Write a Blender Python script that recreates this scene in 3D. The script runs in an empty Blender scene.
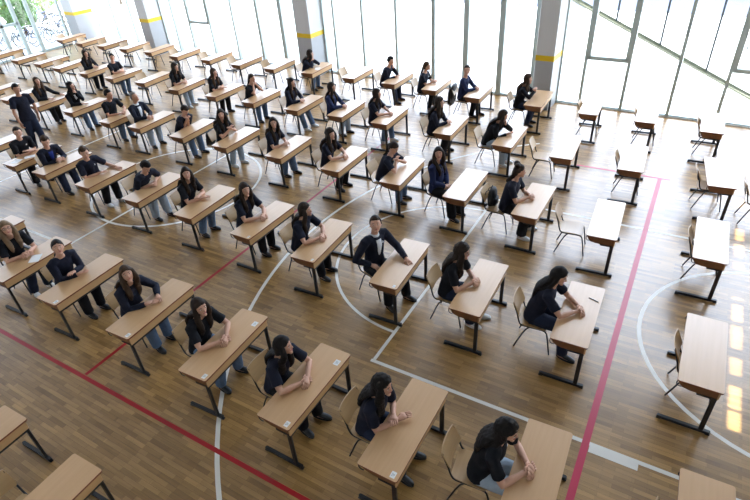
import bpy, math, random
from mathutils import Vector, Matrix, Euler, noise
random.seed(7)
PI = math.pi
scene = bpy.context.scene
COL = scene.collection
V = Vector

# ------------------------------------------------------------------ materials
def new_mat(name):
    m = bpy.data.materials.new(name); m.use_nodes = True
    nt = m.node_tree; b = nt.nodes.get('Principled BSDF')
    return m, nt, b

def srgb(r, g, b):
    f = lambda c: (c/255/12.92) if c/255 <= 0.04045 else ((c/255+0.055)/1.055)**2.4
    return (f(r), f(g), f(b), 1)

def mat_plain(name, col, rough=0.6, spec=0.5, metal=0.0, var=0.0, scale=30, bump=0.0):
    m, nt, b = new_mat(name)
    b.inputs['Roughness'].default_value = rough
    b.inputs['Metallic'].default_value = metal
    b.inputs['Specular IOR Level'].default_value = spec
    b.inputs['Base Color'].default_value = col
    if var or bump:
        tc = nt.nodes.new('ShaderNodeTexCoord'); nz = nt.nodes.new('ShaderNodeTexNoise')
        nz.inputs['Scale'].default_value = scale; nz.inputs['Detail'].default_value = 3
        nt.links.new(tc.outputs['Object'], nz.inputs['Vector'])
        if var:
            mx = nt.nodes.new('ShaderNodeMix'); mx.data_type = 'RGBA'
            mx.inputs['A'].default_value = tuple(c*(1-var) for c in col[:3])+(1,)
            mx.inputs['B'].default_value = tuple(min(1, c*(1+var)) for c in col[:3])+(1,)
            nt.links.new(nz.outputs['Fac'], mx.inputs['Factor'])
            nt.links.new(mx.outputs['Result'], b.inputs['Base Color'])
        if bump:
            bp = nt.nodes.new('ShaderNodeBump'); bp.inputs['Strength'].default_value = bump
            bp.inputs['Distance'].default_value = 0.02
            nt.links.new(nz.outputs['Fac'], bp.inputs['Height']); nt.links.new(bp.outputs['Normal'], b.inputs['Normal'])
    return m

def mat_wood(name, c1, c2, rough=0.35, stretch=(30, 1.5, 30), spec=0.5, coat=0.0):
    m, nt, b = new_mat(name)
    tc = nt.nodes.new('ShaderNodeTexCoord'); mp = nt.nodes.new('ShaderNodeMapping')
    mp.inputs['Scale'].default_value = stretch
    oi = nt.nodes.new('ShaderNodeObjectInfo')
    nz = nt.nodes.new('ShaderNodeTexNoise'); nz.noise_dimensions = '4D'
    nz.inputs['Scale'].default_value = 1.0; nz.inputs['Detail'].default_value = 4
    mu = nt.nodes.new('ShaderNodeMath'); mu.operation = 'MULTIPLY'; mu.inputs[1].default_value = 50
    nt.links.new(oi.outputs['Random'], mu.inputs[0]); nt.links.new(mu.outputs[0], nz.inputs['W'])
    nt.links.new(tc.outputs['Object'], mp.inputs['Vector']); nt.links.new(mp.outputs['Vector'], nz.inputs['Vector'])
    mx = nt.nodes.new('ShaderNodeMix'); mx.data_type = 'RGBA'
    mx.inputs['A'].default_value = c1; mx.inputs['B'].default_value = c2
    nt.links.new(nz.outputs['Fac'], mx.inputs['Factor']); nt.links.new(mx.outputs['Result'], b.inputs['Base Color'])
    b.inputs['Roughness'].default_value = rough; b.inputs['Specular IOR Level'].default_value = spec
    b.inputs['Coat Weight'].default_value = coat; b.inputs['Coat Roughness'].default_value = .3
    return m

def mat_parquet():
    m, nt, b = new_mat('oak_parquet')
    tc = nt.nodes.new('ShaderNodeTexCoord')
    def brick(w, h, off, c1, c2):
        mp = nt.nodes.new('ShaderNodeMapping'); mp.inputs['Location'].default_value = off
        br = nt.nodes.new('ShaderNodeTexBrick')
        br.inputs['Scale'].default_value = 1; br.inputs['Brick Width'].default_value = w; br.inputs['Row Height'].default_value = h
        br.inputs['Mortar Size'].default_value = 0.0012; br.inputs['Mortar Smooth'].default_value = 0.3
        br.inputs['Color1'].default_value = c1; br.inputs['Color2'].default_value = c2
        br.inputs['Mortar'].default_value = tuple(c*0.5 for c in c1[:3])+(1,)
        br.offset = 0.37; br.offset_frequency = 2
        nt.links.new(tc.outputs['Object'], mp.inputs['Vector']); nt.links.new(mp.outputs['Vector'], br.inputs['Vector'])
        return br
    a = brick(0.34, 0.058, (0, 0, 0), PARQ[0], PARQ[1])
    c = brick(0.51, 0.058, (0.31, 0, 0), PARQ[2], PARQ[3])
    mx = nt.nodes.new('ShaderNodeMix'); mx.data_type = 'RGBA'; mx.inputs['Factor'].default_value = 0.45
    nt.links.new(a.outputs['Color'], mx.inputs['A']); nt.links.new(c.outputs['Color'], mx.inputs['B'])
    # soft large-scale wear and fine grain
    mp = nt.nodes.new('ShaderNodeMapping'); mp.inputs['Scale'].default_value = (3, 40, 1)
    nz = nt.nodes.new('ShaderNodeTexNoise'); nz.inputs['Scale'].default_value = 1; nz.inputs['Detail'].default_value = 4
    nt.links.new(tc.outputs['Object'], mp.inputs['Vector']); nt.links.new(mp.outputs['Vector'], nz.inputs['Vector'])
    mul = nt.nodes.new('ShaderNodeMix'); mul.data_type = 'RGBA'; mul.blend_type = 'OVERLAY'; mul.inputs['Factor'].default_value = 0.5
    nt.links.new(mx.outputs['Result'], mul.inputs['A']); nt.links.new(nz.outputs['Color'], mul.inputs['B'])
    hs = nt.nodes.new('ShaderNodeRGBToBW'); nt.links.new(nz.outputs['Color'], hs.inputs['Color'])
    mul2 = nt.nodes.new('ShaderNodeMix'); mul2.data_type = 'RGBA'; mul2.blend_type = 'OVERLAY'; mul2.inputs['Factor'].default_value = 0.4
    nt.links.new(mx.outputs['Result'], mul2.inputs['A']); nt.links.new(hs.outputs['Val'], mul2.inputs['B'])
    nt.links.new(mul2.outputs['Result'], b.inputs['Base Color'])
    b.inputs['Roughness'].default_value = FLOOR_ROUGH; b.inputs['Specular IOR Level'].default_value = 0.5
    b.inputs['Coat Weight'].default_value = FLOOR_COAT; b.inputs['Coat Roughness'].default_value = 0.22
    return m

def mat_glass():
    m, nt, b = new_mat('window_glass')
    nt.nodes.remove(b)
    out = nt.nodes.get('Material Output')
    tr = nt.nodes.new('ShaderNodeBsdfTransparent'); tr.inputs['Color'].default_value = (0.95, 0.98, 0.99, 1)
    gl = nt.nodes.new('ShaderNodeBsdfGlossy'); gl.inputs['Roughness'].default_value = 0.02
    lw = nt.nodes.new('ShaderNodeLayerWeight'); lw.inputs['Blend'].default_value = .5
    pw = nt.nodes.new('ShaderNodeMath'); pw.operation = 'POWER'; pw.inputs[1].default_value = 5
    ma = nt.nodes.new('ShaderNodeMath'); ma.operation = 'MULTIPLY_ADD'; ma.inputs[1].default_value = .85; ma.inputs[2].default_value = .05
    nt.links.new(lw.outputs['Facing'], pw.inputs[0]); nt.links.new(pw.outputs[0], ma.inputs[0])
    mx = nt.nodes.new('ShaderNodeMixShader')
    nt.links.new(ma.outputs[0], mx.inputs[0]); nt.links.new(tr.outputs[0], mx.inputs[1]); nt.links.new(gl.outputs[0], mx.inputs[2])
    nt.links.new(mx.outputs[0], out.inputs['Surface'])
    return m

PARQ = [srgb(122, 88, 44), srgb(188, 146, 86), srgb(130, 96, 50), srgb(172, 132, 74)]
FLOOR_ROUGH = 0.4
FLOOR_COAT = .75
M = {}
M['floor'] = mat_parquet()
M['beech'] = mat_wood('beech_laminate', srgb(196, 152, 106), srgb(212, 172, 126), 0.34, coat=1.0)
M['edge'] = mat_plain('reddish_edge_band', srgb(132, 74, 46), 0.45)
M['panel'] = mat_wood('beech_panel', srgb(200, 156, 106), srgb(216, 176, 128), 0.42)
M['brown'] = mat_wood('brown_shelf_board', srgb(112, 72, 42), srgb(132, 88, 54), 0.5)
M['steel'] = mat_plain('black_powder_coat', srgb(30, 32, 36), 0.38)
M['ply'] = mat_wood('plywood', srgb(170, 134, 88), srgb(192, 156, 108), 0.36, coat=.6)
M['rubber'] = mat_plain('black_rubber', srgb(18, 18, 18), 0.7)
M['sticker'] = mat_plain('white_sticker', srgb(228, 228, 226), 0.5)
M['ink'] = mat_plain('grey_print', srgb(120, 122, 126), 0.6)
M['paper'] = mat_plain('white_paper', srgb(240, 240, 240), 0.6)
M['white_line'] = mat_plain('white_court_paint', srgb(232, 228, 218), 0.35, var=0.04, scale=4)
M['red_line'] = mat_plain('red_court_paint', srgb(168, 22, 30), 0.35, var=0.06, scale=4)
M['pink_line'] = mat_plain('crimson_court_paint', srgb(196, 44, 78), 0.35, var=0.06, scale=4)
M['glass'] = mat_glass()
M['frame'] = mat_plain('grey_window_metal', srgb(188, 202, 200), 0.45)
M['pillar'] = mat_plain('grey_pillar_paint', srgb(212, 213, 214), 0.55, var=0.03, scale=2)
M['pillar_low'] = mat_plain('darker_grey_pillar_paint', srgb(178, 181, 185), 0.5, var=0.03, scale=2)
M['yellow'] = mat_plain('yellow_stripe_paint', srgb(232, 196, 30), 0.5)
M['wall'] = mat_plain('white_wall_paint', srgb(214, 212, 206), 0.8, var=0.02, scale=1)
M['ceil'] = mat_plain('ceiling_paint', srgb(150, 150, 152), 0.85, var=0.02, scale=1)
M['curb'] = mat_plain('pale_window_sill', srgb(226, 230, 230), 0.5)
M['paving'] = mat_plain('pale_paving', srgb(214, 214, 210), 0.8, var=0.06, scale=0.8)
M['asphalt'] = mat_plain('grey_asphalt', srgb(84, 90, 108), 0.85, var=0.1, scale=2)
M['skin'] = mat_plain('skin_light', srgb(204, 156, 130), 0.55, var=0.04, scale=20)
M['skin2'] = mat_plain('skin_tan', srgb(186, 136, 108), 0.55, var=0.04, scale=20)
M['lip'] = mat_plain('lips', srgb(176, 96, 92), 0.45)
M['eye'] = mat_plain('eye_dark', srgb(40, 30, 26), 0.3)
M['eyewhite'] = mat_plain('eye_white', srgb(225, 220, 215), 0.3)
M['black_hair'] = mat_wood('black_hair', (0.006, 0.005, 0.005, 1), (0.02, 0.015, 0.013, 1), 0.62, (60, 60, 6), 0.18)
M['dark_hair'] = mat_wood('dark_brown_hair', (0.012, 0.008, 0.006, 1), (0.04, 0.025, 0.017, 1), 0.62, (60, 60, 6), 0.18)
M['brown_hair'] = mat_wood('brown_hair', (0.03, 0.017, 0.01, 1), (0.085, 0.05, 0.03, 1), 0.62, (60, 60, 6), 0.18)
M['blond_hair'] = mat_wood('blond_tip_hair', (0.13, 0.08, 0.045, 1), (0.3, 0.2, 0.12, 1), 0.62, (60, 60, 6), 0.18)
M['grey_hair'] = mat_wood('grey_hair', (0.12, 0.1, 0.09, 1), (0.25, 0.22, 0.2, 1), 0.62, (60, 60, 6), 0.18)
M['navy'] = mat_plain('navy_cotton', (0.011, 0.013, 0.026, 1), 0.85, 0.25, var=0.25, scale=14, bump=0.5)
M['black'] = mat_plain('black_cotton', (0.008, 0.009, 0.013, 1), 0.85, 0.25, var=0.25, scale=14, bump=0.5)
M['blue'] = mat_plain('navy_blue_knit', (0.016, 0.024, 0.075, 1), 0.85, 0.25, var=0.25, scale=14, bump=0.5)
M['royal'] = mat_plain('royal_blue_cotton', (0.02, 0.04, 0.22, 1), 0.85, 0.25, var=0.2, scale=14, bump=0.4)
M['white'] = mat_plain('white_cotton', srgb(225, 228, 232), 0.8, 0.25, var=0.05, scale=14, bump=0.4)
M['jeans'] = mat_plain('blue_denim', srgb(92, 112, 138), 0.85, 0.25, var=0.25, scale=12, bump=0.5)
M['lightjeans'] = mat_plain('pale_denim', srgb(160, 174, 188), 0.85, 0.25, var=0.2, scale=12, bump=0.5)
M['darkjeans'] = mat_plain('dark_denim', srgb(34, 42, 62), 0.85, 0.25, var=0.25, scale=12, bump=0.5)
M['blackpants'] = mat_plain('black_trouser_cloth', srgb(22, 22, 26), 0.85, 0.25, var=0.25, scale=12, bump=0.5)
M['whiteshoe'] = mat_plain('white_shoe_leather', srgb(226, 226, 224), 0.5)
M['blackshoe'] = mat_plain('black_shoe_leather', srgb(24, 24, 26), 0.4)
M['sole'] = mat_plain('shoe_sole', srgb(205, 203, 198), 0.6)
M['nylon'] = mat_plain('black_nylon', srgb(20, 20, 23), 0.6, var=0.2, scale=25, bump=0.3)
M['leaf'] = mat_plain('green_leaves', srgb(104, 138, 74), 0.7, var=0.4, scale=3)
M['leaf2'] = mat_plain('dark_green_leaves', srgb(74, 106, 62), 0.7, var=0.4, scale=3)
M['bark'] = mat_plain('bark', srgb(92, 78, 64), 0.9, var=0.3, scale=8)
M['bike'] = mat_plain('dark_blue_bike_paint', srgb(36, 60, 106), 0.35)
M['bike2'] = mat_plain('charcoal_bike_paint', srgb(40, 46, 58), 0.35)
M['chrome'] = mat_plain('chrome', (0.6, 0.62, 0.65, 1), 0.25, metal=1)
M['carblue'] = mat_plain('dark_blue_car_paint', srgb(34, 44, 78), 0.25)
M['carred'] = mat_plain('faded_red_car_paint', srgb(176, 66, 62), 0.25)
M['carglass'] = mat_plain('car_glass', (0.02, 0.025, 0.03, 1), 0.1)
M['rail'] = mat_plain('yellow_green_rail_paint', srgb(96, 98, 74), 0.5)
M['post'] = mat_plain('grey_rail_post_paint', srgb(62, 68, 72), 0.5)

# ------------------------------------------------------------------ mesh helpers
class MB:
    def __init__(s): s.v = []; s.f = []; s.m = []
    def add(s, vs, fs, mi=0):
        o = len(s.v); s.v += [tuple(p) for p in vs]
        s.f += [tuple(i+o for i in f) for f in fs]; s.m += [mi]*len(fs)
        return s
    def box(s, c, d, mi=0, rot=None, bev=0.0):
        x, y, z = d[0]/2, d[1]/2, d[2]/2
        if bev <= 0:
            vs = [V((a, b, e)) for a in (-x, x) for b in (-y, y) for e in (-z, z)]
            fs = [(0, 1, 3, 2), (4, 6, 7, 5), (0, 4, 5, 1), (2, 3, 7, 6), (0, 2, 6, 4), (1, 5, 7, 3)]
        else:
            b = min(bev, x*.9, y*.9, z*.9)
            vs = []; 
            prof = [(-z, b), (-z+b, 0), (z-b, 0), (z, b)]
            for (zz, ins) in prof:
                for (sx, sy) in ((-1, -1), (1, -1), (1, 1), (-1, 1)):
                    if sx*sy > 0: pts = [(sx*(x-ins), sy*(y-b-ins*.0)), (sx*(x-b), sy*(y-ins))]
                    else: pts = [(sx*(x-b), sy*(y-ins)), (sx*(x-ins), sy*(y-b))]
                    # keep ccw order
                    pts = sorted(pts, key=lambda p: math.atan2(p[1]/y, p[0]/x) if not (sx < 0 and sy < 0) else math.atan2(p[1]/y, p[0]/x))
                    vs += [V((p[0], p[1], zz)) for p in pts]
            n = 8; fs = []
            for k in range(3):
                for i in range(n):
                    j = (i+1) % n; fs.append((k*n+i, k*n+j, (k+1)*n+j, (k+1)*n+i))
            fs.append(tuple(range(n-1, -1, -1))); fs.append(tuple(3*n+i for i in range(n)))
        if rot is not None: vs = [rot @ p for p in vs]
        c = V(c); return s.add([p+c for p in vs], fs, mi)
    def prism(s, poly, z0, z1, mi=0, side_mi=None, mtx=None):
        n = len(poly); vs = [V((p[0], p[1], z0)) for p in poly]+[V((p[0], p[1], z1)) for p in poly]
        if mtx is not None: vs = [mtx @ p for p in vs]
        s.add(vs, [tuple(range(n-1, -1, -1)), tuple(range(n, 2*n))], mi)
        o = len(s.v)-2*n
        for i in range(n):
            j = (i+1) % n; s.f.append((o+i, o+j, o+n+j, o+n+i)); s.m.append(mi if side_mi is None else side_mi)
        return s
    def loft(s, secs, n=14, mi=0, cap=True):
        # secs: (centre, u, v, ru, rv)
        vs = []
        for (c, u, w, ru, rv) in secs:
            for i in range(n):
                a = 2*PI*i/n; vs.append(c+u*(ru*math.cos(a))+w*(rv*math.sin(a)))
        fs = []
        for k in range(len(secs)-1):
            for i in range(n):
                j = (i+1) % n; fs.append((k*n+i, k*n+j, (k+1)*n+j, (k+1)*n+i))
        if cap:
            fs.append(tuple(range(n-1, -1, -1))); fs.append(tuple((len(secs)-1)*n+i for i in range(n)))
        return s.add(vs, fs, mi)
    def tube(s, pts, rad, n=8, mi=0, smooth=0, ell=1.0, up=None):
        pts = [V(p) for p in pts]
        if not hasattr(rad, '__len__'): rad = [rad]*len(pts)
        rad = list(rad)
        for _ in range(smooth):     # chaikin-like refinement
            q = [pts[0]]; r = [rad[0]]
            for i in range(len(pts)-1):
                a, b = pts[i], pts[i+1]
                q += [a.lerp(b, .25), a.lerp(b, .75)]; r += [rad[i]*.75+rad[i+1]*.25, rad[i]*.25+rad[i+1]*.75]
            q.append(pts[-1]); r.append(rad[-1]); pts, rad = q, r
        secs = []; prev = None
        for i, p in enumerate(pts):
            t = (pts[min(i+1, len(pts)-1)]-pts[max(i-1, 0)])
            if t.length < 1e-9: t = V((0, 0, 1))
            t.normalize()
            if prev is None:
                ref = up or (V((0, 0, 1)) if abs(t.z) < .9 else V((1, 0, 0)))
                u = ref.cross(t)
                if u.length < 1e-6: u = V((0, 1, 0)).cross(t)
                u.normalize()
            else:
                u = prev-t*prev.dot(t); u.normalize()
            w = t.cross(u); prev = u
            secs.append((p, u, w, rad[i], rad[i]*ell))
        return s.loft(secs, n, mi)
    def ball(s, c, r, mi=0, nu=14, nv=9, rot=None):
        c = V(c); r = r if hasattr(r, '__len__') else (r, r, r)
        vs = []; fs = []
        for j in range(nv+1):
            th = PI*j/nv
            for i in range(nu):
                a = 2*PI*i/nu
                p = V((r[0]*math.sin(th)*math.cos(a), r[1]*math.sin(th)*math.sin(a), r[2]*math.cos(th)))
                if rot is not None: p = rot @ p
                vs.append(c+p)
        for j in range(nv):
            for i in range(nu):
                k = (i+1) % nu; fs.append((j*nu+i, (j+1)*nu+i, (j+1)*nu+k, j*nu+k))
        return s.add(vs, fs, mi)
    def torus(s, c, R, r, ax='y', n=20, m=6, mi=0):
        vs = []; fs = []; c = V(c)
        for i in range(n):
            a = 2*PI*i/n
            for j in range(m):
                b = 2*PI*j/m; q = R+r*math.cos(b); h = r*math.sin(b)
                p = {'y': V((q*math.cos(a), h, q*math.sin(a))), 'z': V((q*math.cos(a), q*math.sin(a), h)), 'x': V((h, q*math.cos(a), q*math.sin(a)))}[ax]
                vs.append(c+p)
        for i in range(n):
            for j in range(m):
                fs.append((i*m+j, ((i+1) % n)*m+j, ((i+1) % n)*m+(j+1) % m, i*m+(j+1) % m))
        return s.add(vs, fs, mi)
    def mesh(s, name, mats, smooth=False):
        me = bpy.data.meshes.new(name); me.from_pydata(s.v, [], s.f); me.update()
        for m in (mats if isinstance(mats, (list, tuple)) else [mats]): me.materials.append(m)
        if any(s.m): me.polygons.foreach_set('material_index', s.m)
        me.polygons.foreach_set('use_smooth', [smooth]*len(s.f))
        return me
    def obj(s, name, mats, parent=None, smooth=False):
        return link(name, s.mesh(name, mats, smooth), parent)

def link(name, me, parent=None):
    o = bpy.data.objects.new(name, me); COL.objects.link(o)
    if parent is not None: o.parent = parent
    return o
def auto_smooth(o, ang=40):
    me = o.data
    me.polygons.foreach_set('use_smooth', [True]*len(me.polygons))
    me.set_sharp_from_angle(angle=math.radians(ang))
    return o
def empty(name, loc, rz=0.0):
    o = bpy.data.objects.new(name, None); o.empty_display_size = .1; COL.objects.link(o)
    o.location = loc; o.rotation_euler = (0, 0, rz); return o
def tag(o, label, cat, group=None):
    o['label'] = label; o['category'] = cat
    if group: o['group'] = group
    return o
def struct(o):
    o['kind'] = 'structure'; return o
def copy_tree(o, parent=None):
    c = o.copy(); COL.objects.link(c)
    if parent is not None: c.parent = parent
    for ch in list(o.children): copy_tree(ch, c)
    return c
def rrect(w, h, r, n=4):
    pts = []
    for (cx, cy, a0) in ((w/2-r, h/2-r, 0), (-w/2+r, h/2-r, 90), (-w/2+r, -h/2+r, 180), (w/2-r, -h/2+r, 270)):
        for i in range(n+1):
            a = math.radians(a0+90*i/n); pts.append((cx+r*math.cos(a), cy+r*math.sin(a)))
    return pts

# ------------------------------------------------------------------ camera (solved from the desk corners)
F_PX, CAM_H, YAW, PITCH, ROLL = 525.186, 5.67374, -0.563916, 0.60494, -0.0757419
fwd = V((math.sin(YAW)*math.cos(PITCH), math.cos(YAW)*math.cos(PITCH), -math.sin(PITCH)))
r0 = V((math.cos(YAW), -math.sin(YAW), 0)); u0 = r0.cross(fwd)
rr = r0*math.cos(ROLL)+u0*math.sin(ROLL); uu = -r0*math.sin(ROLL)+u0*math.cos(ROLL)
cam = bpy.data.cameras.new('camera'); co = bpy.data.objects.new('camera', cam); COL.objects.link(co)
mw = Matrix.Identity(4)
for i, ax in enumerate((rr, uu, -fwd)):
    for j in range(3): mw[j][i] = ax[j]
mw.translation = V((0, 0, CAM_H)); co.matrix_world = mw
cam.sensor_width = 36; cam.lens = F_PX*36/750; cam.clip_start = .05; cam.clip_end = 400
scene.camera = co

# ------------------------------------------------------------------ room shell
WK, WY0 = -0.055, 15.83                    # window wall: y = WY0 + WK*x
WANG = math.atan(WK)
WROT = Matrix.Rotation(WANG, 3, 'Z')
def wpt(x, d=0.0, z=0.0): return V((x, WY0+WK*x+d, z))
def wbox(mb, x0, x1, d0, d1, z0, z1, mi=0):
    c = wpt((x0+x1)/2, (d0+d1)/2, (z0+z1)/2)
    mb.box(c, ((x1-x0)/math.cos(WANG), d1-d0, z1-z0), mi, rot=WROT)
XL, XR, YB, ZC = -27.6, 4.5, -3.0, 11.5
ZW = 10.6                                   # head of the glazing
mb = MB(); mb.add([(XL-.1, YB, 0), (XR, YB, 0), (XR, 15.58, 0), (XL-.1, 17.36, 0)], [(0, 1, 2, 3)])
struct(mb.obj('floor', M['floor']))
mb = MB(); mb.box(((XL+XR)/2, 7, ZC+.1), (XR-XL+.6, 21.5, .2)); struct(mb.obj('ceiling', M['ceil']))
# far wall above and below the glass, plus an unseen eave added against sun
mb = MB(); wbox(mb, XL-.3, XR+.3, -.1, .2, ZW, ZC); wbox(mb, XL-.3, XR+.3, .2, 1.3, ZW, ZW+.25)
struct(mb.obj('wall_far', M['wall']))
mb = MB(); wbox(mb, XL, XR, -.06, .1, 0, .03); struct(mb.obj('trim_1', M['curb']))
# left end wall: solid up to y=12.6, glazed beyond
mb = MB(); mb.box((XL-.1, (YB+12.6)/2, 1.5), (.2, 12.6-YB, 3)); mb.box((XL-.1, (YB+12.6)/2, (ZW+ZC)/2), (.2, 12.6-YB, ZC-ZW)); mb.box((XL-.1, (YB+1.5)/2, 6), (.2, 1.5-YB, 6)); mb.box((XL-.1, 15, (ZW+ZC)/2), (.2, 4.8, ZC-ZW))
struct(mb.obj('wall_left', M['wall']))
# right wall, pierced by the windows that throw the sun patches
ins = [(5.43, 5.74), (5.78, 6.19), (6.41, 6.74), (6.95, 7.46), (7.57, 7.99), (8.13, 8.18), (9.02, 9.2), (9.4, 9.81), (9.95, 10.38), (11.25, 11.6), (12.85, 13.3)]
SH = -.1; ZT, ZS = 3.18, 2.95
mb = MB(); prev = YB; nwin = 0
for (a, b) in ins:
    a += SH; b += SH
    mb.box((XR+.05, (prev+a)/2, (ZS+ZT)/2), (.1, a-prev, ZT-ZS)); prev = b
mb.box((XR+.05, (prev+15.7)/2, (ZS+ZT)/2), (.1, 15.7-prev, ZT-ZS))
mb.box((XR+.05, (YB+15.7)/2, ZS/2), (.1, 15.7-YB, ZS)); mb.box((XR+.05, (YB+15.7)/2, (ZT+ZC)/2), (.1, 15.7-YB, ZC-ZT))
struct(mb.obj('wall_right', M['wall']))
# back wall behind the camera
mb = MB(); mb.box(((XL+XR)/2, YB-.1, ZC/2), (XR-XL, .2, ZC))
struct(mb.obj('wall_back', M['wall']))

WIN = [0]
def window(x0, x1, w0=.06, transom=None, thick=False, name=None):
    """one bay of the window wall: jambs, sill rail, head, glass"""
    WIN[0] += 1
    w = struct(bpy.data.objects.new('window_%d' % WIN[0], None)); COL.objects.link(w)
    fr = MB()
    h = w0/2
    wbox(fr, x0, x0+h, -.08, .07, .03, ZW); wbox(fr, x1-h, x1, -.08, .07, .03, ZW)
    wbox(fr, x0+h, x1-h, -.03, .05, .03, .06); wbox(fr, x0+h, x1-h, -.05, .05, ZW-.08, ZW)
    if transom:
        wbox(fr, x0+h, x1-h, -.09, .06, transom-.05, transom+.05)
        wbox(fr, x0+h, x0+h+.07, -.09, .06, transom, ZW-.08); wbox(fr, x1-h-.07, x1-h, -.09, .06, transom, ZW-.08)
        if thick: wbox(fr, x0+.16, x0+.19, -.13, -.09, transom+.5, transom+.62)
    fr.obj('frame', M['frame'], w)
    g = MB(); c0, c1 = x0+h, x1-h
    a, b = wpt(c0, .02, .06), wpt(c1, .02, .06)
    g.add([a, b, b+V((0, 0, ZW-.14)), a+V((0, 0, ZW-.14))], [(0, 1, 2, 3)])
    g.obj('glass', M['glass'], w)
bays = [(2.05, 3.25), (0.86, 2.05), (-.29, .86), (-1.49, -.29), (-2.62, -1.49), (-3.3, -2.62),
        (-5.13, -4.04), (-6.28, -5.13), (-7.44, -6.28), (-8.8, -7.44), (-10.15, -8.8), (-11.37, -10.15), (-11.85, -11.37),
        (-13.87, -13.1), (-15.1, -13.87), (-16.47, -15.1), (-17.9, -16.47), (-19.2, -17.9), (-20.2, -19.2), (-20.95, -20.2),
        (-23.25, -22.4), (-24.66, -23.25), (-26.2, -24.66), (3.25, 4.45)]
for (a, b) in bays:
    tr = 1.38 if (abs(a+2.62) < .01 or abs(a+19.2) < .01 or abs(a-.86) < .01) else None
    window(a, b, .17 if -7.6 < a < -4.9 or -16 < a < -13.5 else .08, tr, bool(tr))
# glazed end bays on the left
ys = [16.4, 14.9, 14.18, 13.42, 12.6]
for i in range(4):
    WIN[0] += 1
    w = struct(bpy.data.objects.new('window_%d' % WIN[0], None)); COL.objects.link(w)
    y1, y0 = ys[i], ys[i+1]; fr = MB()
    for y in (y0+.035, y1-.035): fr.box((XL-.05, y, ZW/2), (.14, .07, ZW))
    fr.box((XL-.05, (y0+y1)/2, .05), (.1, y1-y0, .1)); fr.box((XL-.05, (y0+y1)/2, ZW-.05), (.1, y1-y0, .1))
    if i >= 2: fr.box((XL-.05, (y0+y1)/2, 1.47), (.14, y1-y0, .1))
    fr.obj('frame', M['frame'], w)
    g = MB(); g.add([(XL-.03, y0, .1), (XL-.03, y1, .1), (XL-.03, y1, ZW-.1), (XL-.03, y0, ZW-.1)], [(0, 1, 2, 3)]); g.obj('glass', M['glass'], w)
for i in range(6):
    WIN[0] += 1
    w = struct(bpy.data.objects.new('window_%d' % WIN[0], None)); COL.objects.link(w)
    y0 = 1.5+1.85*i; y1 = y0+1.85; fr = MB()
    for y in (y0+.04, y1-.04): fr.box((XL-.05, y, (3+ZW)/2), (.14, .08, ZW-3))
    fr.obj('frame', M['frame'], w)
    g = MB(); g.add([(XL-.03, y0, 3), (XL-.03, y1, 3), (XL-.03, y1, ZW), (XL-.03, y0, ZW)], [(0, 1, 2, 3)]); g.obj('glass', M['glass'], w)
# panes in the right wall
for (a, b) in ins:
    WIN[0] += 1
    g = MB(); g.add([(XR+.05, a+SH, ZS), (XR+.05, b+SH, ZS), (XR+.05, b+SH, ZT), (XR+.05, a+SH, ZT)], [(0, 1, 2, 3)])
    struct(g.obj('window_%d' % WIN[0], M['glass']))

# pillars standing in the window line
for (x0, x1, d1) in ((-3.83, -3.32, .12), (-12.52, -11.9, .15), (-21.6, -20.98, .15), (-27.6, -26.75, .2)):
    mb = MB()
    wbox(mb, x0, x1, -.8, d1, 0, 1.45, 1); wbox(mb, x0, x1, -.8, d1, 1.45, ZC, 0)
    p = struct(mb.obj('pillar', [M['pillar'], M['pillar_low']]))
    s = MB(); e = .004; wbox(s, x0-e, x1+e, -.8-e, d1-.02, 1.38, 1.53); s.obj('yellow_stripe', M['yellow'], p)

# painted court lines: thin films on the floor
def strip(pts, w, mname, closed=False, z=.0015):
    vs = []; fs = []; n = len(pts)
    for i in range(n):
        a = V((*pts[i-1 if (i > 0 or closed) else 0], 0)); b = V((*pts[(i+1) % n if (i < n-1 or closed) else i], 0))
        t = (b-a).normalized(); nn = V((-t.y, t.x, 0))*(w/2); p = V((*pts[i], z))
        vs += [p+nn, p-nn]
    for i in range(n if closed else n-1):
        j = (i+1) % n; fs.append((2*i, 2*i+1, 2*j+1, 2*j))
    mb = MB(); mb.add(vs, fs); return struct(mb.obj('floor_line', M[mname]))
def arc(cx, cy, r, a0, a1, n=64):
    return [(cx+r*math.cos(math.radians(a0+(a1-a0)*i/n)), cy+r*math.sin(math.radians(a0+(a1-a0)*i/n))) for i in range(n+1)]
strip([(XL+1, 2.28), (XR-.5, 2.28)], .06, 'red_line')
strip([(-6.69, 2.32), (-6.69, 11.93)], .06, 'red_line', z=.002)
strip([(-1.8, 11.97), (.18, 11.97)], .06, 'pink_line', z=.002)
strip([(-.03, 2.32), (-.03, 11.94)], .085, 'pink_line', z=.0025)
strip([(-3.04, 4.47), (2.6, 4.47)], .055, 'white_line')
strip([(.02, 4.40), (.56, 4.40)], .1, 'white_line', z=.0018)
strip([(-3.0, 4.5), (-3.0, 9.72)], .052, 'white_line')
strip([(-3.0, 9.68), (3.5, 9.68)], .06, 'white_line')
strip(arc(-3.0, 7.13, 2.0, 90, 270), .05, 'white_line', z=.0013)
strip(arc(-10.22, 7.42, 2.0, 0, 360)[:-1], .06, 'white_line', True, z=.0013)
strip(arc(2.23, 7.05, 2.0, 0, 360)[:-1], .06, 'white_line', True, z=.0013)
strip(arc(1.12, 7.1, 7.03, 125, 270), .06, 'white_line', z=.0011)
strip([(-10.24, 4.42), (-10.24, 9.75)], .06, 'white_line', z=.0018)
strip([(-14.8, 4.4), (-14.75, 9.75)], .06, 'white_line')
strip([(-16.6, 4.42), (-10.24, 4.42)], .06, 'white_line')

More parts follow.
